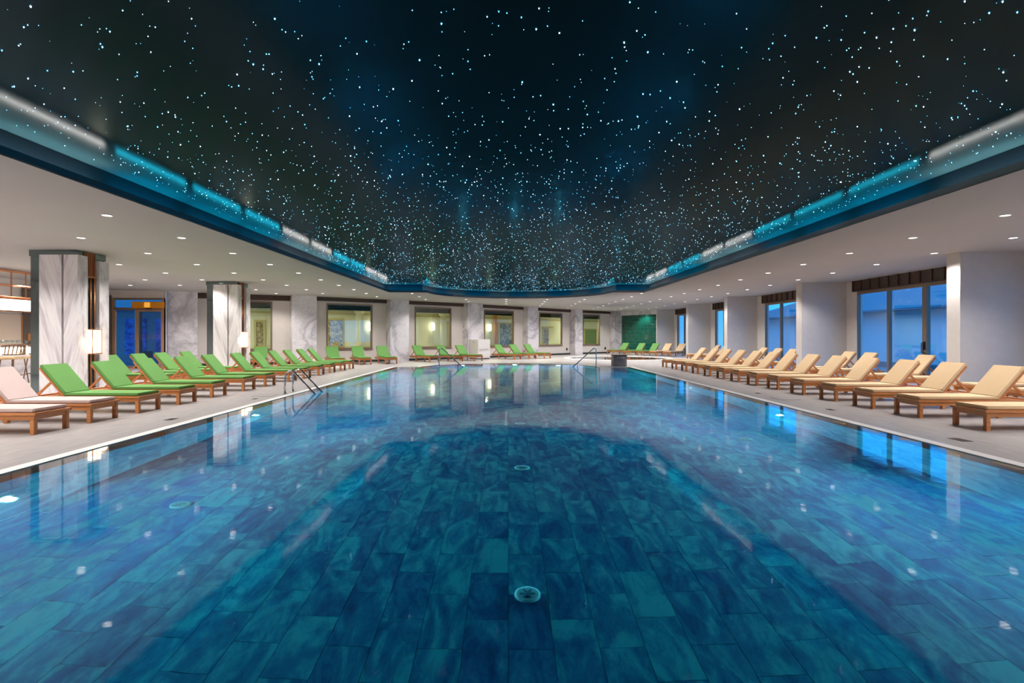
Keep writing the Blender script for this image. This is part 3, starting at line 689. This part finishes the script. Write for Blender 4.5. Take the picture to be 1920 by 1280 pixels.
# ---------------------------------------------------------------- outdoors on the right
bx('ground_terrace', 'extground', XW+.2, 70, -8, 80, -.3, -.26); bpy.data.objects['ground_terrace']['kind'] = 'structure'
hb = empty('garden_house', 'low white outbuilding with a dark hipped roof beyond the terrace doors', 'house', (19.5, 31, -.26)); bx('wall', 'extwall', 0, 8, -9, 12, 0, 3.0, hb)
bm = bmesh.new(); v = [bm.verts.new(q) for q in ((-.9, -9.9, 2.95), (8.9, -9.9, 2.95), (8.9, 12.9, 2.95), (-.9, 12.9, 2.95), (4, -4.5, 5.0), (4, 7.5, 5.0))]
for f in ((0, 1, 4), (1, 2, 5, 4), (2, 3, 5), (3, 0, 4, 5), (3, 2, 1, 0)): bm.faces.new([v[k] for k in f])
obj('roof', bm, 'extroof', hb); bx('eave', 'extroof', -.95, 8.95, -9.95, 12.95, 2.86, 2.95, hb)
bx('plinth', 'extroof', -.04, .0, -9, 12, 0, .3, hb)
# ---------------------------------------------------------------- sun loungers
def lounger(color):
    r = empty('sun_lounger', '', 'sun lounger'); Wd = .32
    bm = bmesh.new()
    for s in (-1, 1):
        box(bm, 0, 2.0, s*Wd-(.07 if s > 0 else 0), s*Wd+(.07 if s < 0 else 0), .268, .30)
        box(bm, .03, 1.95, s*(Wd-.03)-.012, s*(Wd-.03)+.012, .205, .268)
    box(bm, 0, .07, -Wd+.07, Wd-.07, .268, .30); box(bm, 1.93, 2.0, -Wd+.07, Wd-.07, .268, .30); box(bm, .035, .06, -Wd+.04, Wd-.04, .205, .268); box(bm, 1.93, 1.95, -Wd+.04, Wd-.04, .205, .268)
    obj('frame', bm, 'teak', r)
    for x in (.022, 1.32):
        for s in (-1, 1): bx('leg', 'teak', x, x+.062, s*(Wd-.045)-.031, s*(Wd-.045)+.031, 0, .268, r, .004)
    bm = bmesh.new(); x = .10
    while x < 1.9: box(bm, x, x+.065, -Wd+.07, Wd-.07, .262, .284); x += .095
    obj('slat_bed', bm, 'teak', r)
    hx, ang = 1.36, radians(49); R = Matrix.Translation((hx, 0, .30)) @ Matrix.Rotation(-ang, 4, 'Y')
    bm = bmesh.new()
    for s in (-1, 1): box(bm, 0, .66, s*.26-.022, s*.26+.022, -.022, .012, R)
    for q in range(6): box(bm, .03+q*.112, .09+q*.112, -.24, .24, -.012, .008, R)
    obj('backrest_frame', bm, 'teak', r)
    for s in (-1, 1):
        bm = bmesh.new(); a = R @ Vector((.36, s*.225, -.02)); b = Vector((1.36+.54, s*.235, .285)); d = b-a; l = d.length
        rt = Matrix.Translation(a) @ d.to_track_quat('X', 'Z').to_matrix().to_4x4(); box(bm, 0, l, -.012, .012, -.018, .018, rt); obj('prop_strut', bm, 'teak', r)
    bm = bmesh.new(); vs = box(bm, .04, 1.37, -.29, .29, .302, .355); obj('seat_cushion', bm, color, r, smooth=False, bevel=.014)
    bm = bmesh.new(); box(bm, .015, .69, -.29, .29, .014, .066, R); obj('back_cushion', bm, color, r, bevel=.014)
    return r
protos = {}
def place(color, x, y, rz, label, group):
    if color not in protos: o = lounger(color); kids[o.name] = list(o.children); protos[color] = o
    else: o = copy_tree(protos[color])
    o.location = (x, y, 0); o.rotation_euler = (0, 0, rz); o['label'] = label; o['group'] = group
ORD = ['first', 'second', 'third', 'fourth', 'fifth', 'sixth', 'seventh', 'eighth', 'ninth', 'tenth', 'eleventh', 'twelfth', 'thirteenth', 'fourteenth']
gl_ = 'green loungers in the front row left of the pool'; gr = 'tan loungers in the front row right of the pool'
place('lilac', -6.50, 7.86, pi, 'pale pink-grey sun lounger cut off by the left picture edge, nearest of its row', 'pink-grey loungers nearest the camera')
place('lilac', -6.50, 8.88, pi, 'pale pink-grey sun lounger beside the first green one', 'pink-grey loungers nearest the camera')
for k, y in enumerate((9.98, 11.17, 12.43, 13.87, 15.08, 16.68, 17.87, 19.25, 20.5, 21.75, 22.95)):
    place('green', -6.50+random.uniform(-.02, .02), y, pi+random.uniform(-.012, .012), f'green teak-framed sun lounger, {ORD[k]} green one along the left pool edge', gl_)
for k, y in enumerate((14.8, 15.95, 17.0, 18.3)):
    place('green', -9.0, y, pi, f'green sun lounger in the back row between the marble columns, {ORD[k]} from near', 'green loungers in the back row near the entrance')
na = lambda i: math.atan2(PR[i][2].y, PR[i][2].x)
place('green', -11.1, 24.2, radians(108), 'single green sun lounger seen head-on beneath the first hall window', 'green loungers along the marble pier wall')
for k, (x, y) in enumerate(((-7.85, 25.45), (-6.8, 26.15), (-5.7, 26.8))):
    place('green', x, y, radians(118), f'green sun lounger under the second hall window, {ORD[k]} of three from the entrance side', 'green loungers along the marble pier wall')
for k, (x, y) in enumerate(((-3.85, 28.75), (-2.65, 29.45), (-1.62, 30.15))):
    place('green', x, y, radians(132), f'green sun lounger under the third hall window, {ORD[k]} of three from the entrance side', 'green loungers along the marble pier wall')
for k, (x, y) in enumerate(((.59, 32.0), (1.5, 32.7), (2.42, 33.5))):
    place('green', x, y, radians(135), f'green sun lounger right of the white cabinet, {ORD[k]} of three', 'green loungers along the marble pier wall')
ga = math.atan2(gn.y, gn.x)
for k, t in enumerate((0, 1.5, 2.7, 3.75, 4.85)):
    x, y = 7.25+.64*t+.2, 40.6-.76*t-.24
    if k < 3: place('green', x, y, ga, f'green sun lounger before the emerald tiled wall, {ORD[k]} of three', 'green loungers before the emerald wall')
    else: place('tan', x, y, ga, f'tan sun lounger beside the whirlpool, {"nearer the emerald wall" if k == 3 else "nearer the grey pier"}', 'tan loungers beside the whirlpool')
for k, y in enumerate((8.16, 9.4, 10.58, 11.77, 13.0, 14.24, 15.38, 16.57, 17.7, 18.9, 20.1, 21.4, 22.7, 24.1)):
    place('tan', 6.80+random.uniform(-.02, .02), y, random.uniform(-.012, .012), f'tan teak-framed sun lounger, {ORD[k]} from the near end along the right pool edge', gr)
for k, (x, y) in enumerate(((9.75, 10.55), (9.75, 11.75), (9.55, 13.75), (9.55, 14.85), (9.5, 17.05), (9.5, 18.1), (9.55, 21.75), (9.55, 22.95), (9.55, 24.25), (10.3, 30.4), (10.3, 31.5))):
    place('tan', x, y, 0, f'tan sun lounger in the back row by the terrace windows, {ORD[k]} from the near end', 'tan loungers in the back row by the windows')
# ---------------------------------------------------------------- metalwork
e = empty('pool_ladder', 'polished steel pool ladder with two curved handrails at the left pool edge', 'pool ladder', (-5.27, 13.2, 0))
for y in (-.24, .24):
    pts = [(0, y, 0), (0, y, .30)] + [(.14-.14*cos(a), y, .34+.20*sin(a)) for a in [radians(q) for q in range(15, 125, 15)]]
    pts += [(.70, y, 0), (.84, y, -.14), (.86, y, -1.2)]
    bm = bmesh.new(); tube(bm, pts, .021, 12); obj('handrail', bm, 'steel', e, True)
    bm = bmesh.new(); lathe(bm, [(.045, .0), (.045, .012), (.03, .02)], 16, Matrix.Translation((0, y, .003))); obj('flange', bm, 'steel', e)
for z in (-.3, -.58, -.86): bx('tread', 'steel', .80, .92, -.23, .23, z, z+.03, e, .004)
def grab(name, lab, x, y, s):
    e = empty('pool_handrail', lab, 'handrail', (x, y, 0), 0, 'single steel handrails at the far pool steps')
    bm = bmesh.new(); tube(bm, [(0, 0, -.35), (0, 0, .72), (s*.03, -.01, .80), (s*.09, -.02, .82), (s*.15, -.04, .79), (s*1.1, -.35, -.02), (s*1.25, -.4, -.15)], .022, 12); obj('rail', bm, 'steel', e, True)
    bm = bmesh.new(); tube(bm, [(s*.86, -.27, -.9), (s*.86, -.27, .18)], .018, 10); obj('short_post', bm, 'steel', e, True)
    bm = bmesh.new(); lathe(bm, [(.05, 0), (.05, .012), (.03, .02)], 16, Matrix.Translation((0, 0, .0))); obj('flange', bm, 'steel', e)
grab('l', 'single steel handrail sloping into the pool in front of the green loungers', -3.1, 24.62, 1); grab('r', 'single steel handrail sloping into the pool beside the grey stone block', 3.92, 24.5, -1)
e = empty('fountain_block', 'dark grey stone fountain block with thin cap at the far right pool corner', 'fountain block', (4.72, 24.55, 0))
bx('block', 'greybox', 0, .58, 0, .6, 0, .49, e, .006); bx('side_cladding', 'lip', -.012, 0, .02, .58, 0, .49, e); bx('cap', 'cap', -.04, .62, -.04, .64, .49, .52, e, .004); bx('spout', 'steel', .12, .46, -.10, -.04, .40, .42, e)
e = empty('towel_cabinet', 'white square towel cabinet with a rail standing before a marble pier', 'cabinet', (-1.76, 32.15, 0), math.atan2(.65, .75))
bx('carcass', 'frost', 0, .9, 0, .84, .06, 1.17, e, .006); bx('front_panel', 'frost', .02, .88, -.02, 0, .10, 1.13, e, .004); bx('plinth', 'dark', .03, .87, .03, .8, 0, .06, e); bx('shaded_side', 'pier', -.02, 0, .02, .82, .08, 1.15, e, .004)  # greyer side panel carries the left face's shade in its colour
bm = bmesh.new(); tube(bm, [(.06, -.02, .58), (.06, -.07, .58), (.7, -.07, .58), (.7, -.02, .58)], .012, 8); obj('rail', bm, 'steel', e)
bm = bmesh.new(); lathe(bm, [(.02, -.02), (.02, .02)], 12, Matrix.Translation((-.03, .4, 1.0)) @ Matrix.Rotation(pi/2, 4, 'Y')); obj('knob', bm, 'dark', e)
# deck fittings
for x, y, w, lab in ((321, 786, .22, 'left deck nearest the camera'), (478, 747.5, .16, 'left deck before the ladder'), (1421, 737, .16, 'right deck, farthest'), (1557, 768, .18, 'right deck, middle'), (1800, 824.5, .26, 'right deck nearest the camera')):
    X, Y = floor_pt(x, y); e = empty('deck_drain', 'small dark slotted drain plate set in the ' + lab, 'drain', (X, Y, .001), 0, 'small drains in the pool deck')
    bx('plate', 'steel', -w*.3, w*.3, -w/2, w/2, 0, .003, e); bm = bmesh.new()
    for q in range(4): box(bm, -w*.26, w*.26, -w*.42+q*w*.23, -w*.42+q*w*.23+w*.13, .003, .0045)
    obj('slots', bm, 'black', e)
for x, y, lab in ((497, 741, 'left'), (1473, 747.5, 'right')):
    X, Y = floor_pt(x, y); e = empty('access_cover', f'thin-edged square access cover in the {lab} pool deck', 'floor cover', (X, Y, .001))
    bm = bmesh.new(); s = .22; t = .006
    for a in ((-s, s, -s, -s+t), (-s, s, s-t, s), (-s, -s+t, -s, s), (s-t, s, -s, s)): box(bm, *a, 0, .003)
    obj('rim', bm, 'dark', e); bx('lid', 'deck', -s+t, s-t, -s+t, s-t, 0, .002, e)
for i, px, lab in ((4, 1062.5, 'fifth'), (5, 1134.5, 'sixth')):
    A, B, u, nr = HALL[i]; P = PR[i][1]+PR[i][2]*.5; Q = PR[i+1][0]+PR[i+1][2]*.5; p = P+(Q-P)*px_line(px, P, Q)
    e = empty('wall_socket', f'small black wall socket below and right of the {lab} hall window', 'socket', (p.x, p.y, .40), math.atan2(u.y, u.x)); bx('plate', 'black', -.06, .06, -.03, 0, -.10, .10, e, .004); bx('plug', 'black', -.03, .03, -.07, -.03, -.04, .02, e, .004)
# ---------------------------------------------------------------- downlights
def pip(x, y, poly):
    c = False; n = len(poly)
    for i in range(n):
        (x1, y1), (x2, y2) = poly[i], poly[(i+1) % n]
        if (y1 > y) != (y2 > y) and x < (x2-x1)*(y-y1)/(y2-y1)+x1: c = not c
    return c
hole_m = offset(hole, .35)
wall_line = [(-17, 23.3), (PR[0][0].x, 23.3)] + [tuple(P[0]) for P in PR] + [(G0.x, G0.y), (11.1, 41)]
room = [(-16.6, -7), (12.0, -7), (12.0, 41)] + wall_line[::-1]
def dist_wall(x, y): return min(abs((Vector((x, y))-Vector(a)-(Vector(b)-Vector(a))*max(0, min(1, (Vector((x, y))-Vector(a)).dot(Vector(b)-Vector(a))/(Vector(b)-Vector(a)).length_squared))).length) for a, b in zip(wall_line, wall_line[1:]))
cols = [(-14.5, 'leftmost line'), (-12.6, 'second line from the left'), (-10.62, 'third line from the left'), (-8.5, 'fourth line from the left'), (-6.5, 'line beside the left cove'), (-4.4, 'line left of the far bulge'), (-2.25, 'far line left of centre'), (-.12, 'far centre line'), (2.06, 'far line right of centre'), (4.05, 'far line above the right handrail'), (6.1, 'far line above the whirlpool'), (8.05, 'line beside the right cove'), (10.05, 'line along the window piers')]
NUM = ORD+['fifteenth', 'sixteenth', 'seventeenth', 'eighteenth', 'nineteenth', 'twentieth']
prot = None; LD = bpy.data.lights.new('downlight', 'SPOT'); LD.energy = P_DOWN; LD.color = (1, .93, .88); LD.spot_size = radians(133); LD.spot_blend = .6; LD.shadow_soft_size = .10
for X, cn in cols:
    k = 0
    for j in range(-7, 17):
        y = 8.9+2.03*j
        if X < 0 and X > -7 and False: pass
        if not pip(X, y, room) or pip(X, y, hole_m) or dist_wall(X, y) < .55: continue
        if any(abs(X-px_) < .75 and yy-.3 < y < yy+.8+.3 for px_, yy in ((-10.35, 12.5), (-10.35, 19.7))): continue
        if any(X > px_-.25 and yy-.2 < y < yy+.6 for px_, yy, _ in PI): continue
        vis = y > 3.5 and abs(X/y) < .945
        lo = bpy.data.objects.new('downlight_beam', LD); COL.objects.link(lo); lo.location = (X, y, ZC-.03)
        if not vis: continue
        if prot is None:
            e = empty('downlight', '', 'downlight'); bm = bmesh.new(); lathe(bm, [(.085, 0), (.085, -.008), (.07, -.010), (.07, 0)], 24); obj('trim_ring', bm, 'frost', e)
            bm = bmesh.new(); lathe(bm, [(.066, 0), (.066, -.006), (.03, -.009)], 20); obj('lens', bm, 'lens', e); prot = e; kids[e.name] = list(e.children)
        else: e = copy_tree(prot)
        e.location = (X, y, ZC-.0005); e['label'] = f'round recessed downlight in the {cn}, {NUM[k]} from near'; e['group'] = 'recessed downlights in the soffit'; k += 1
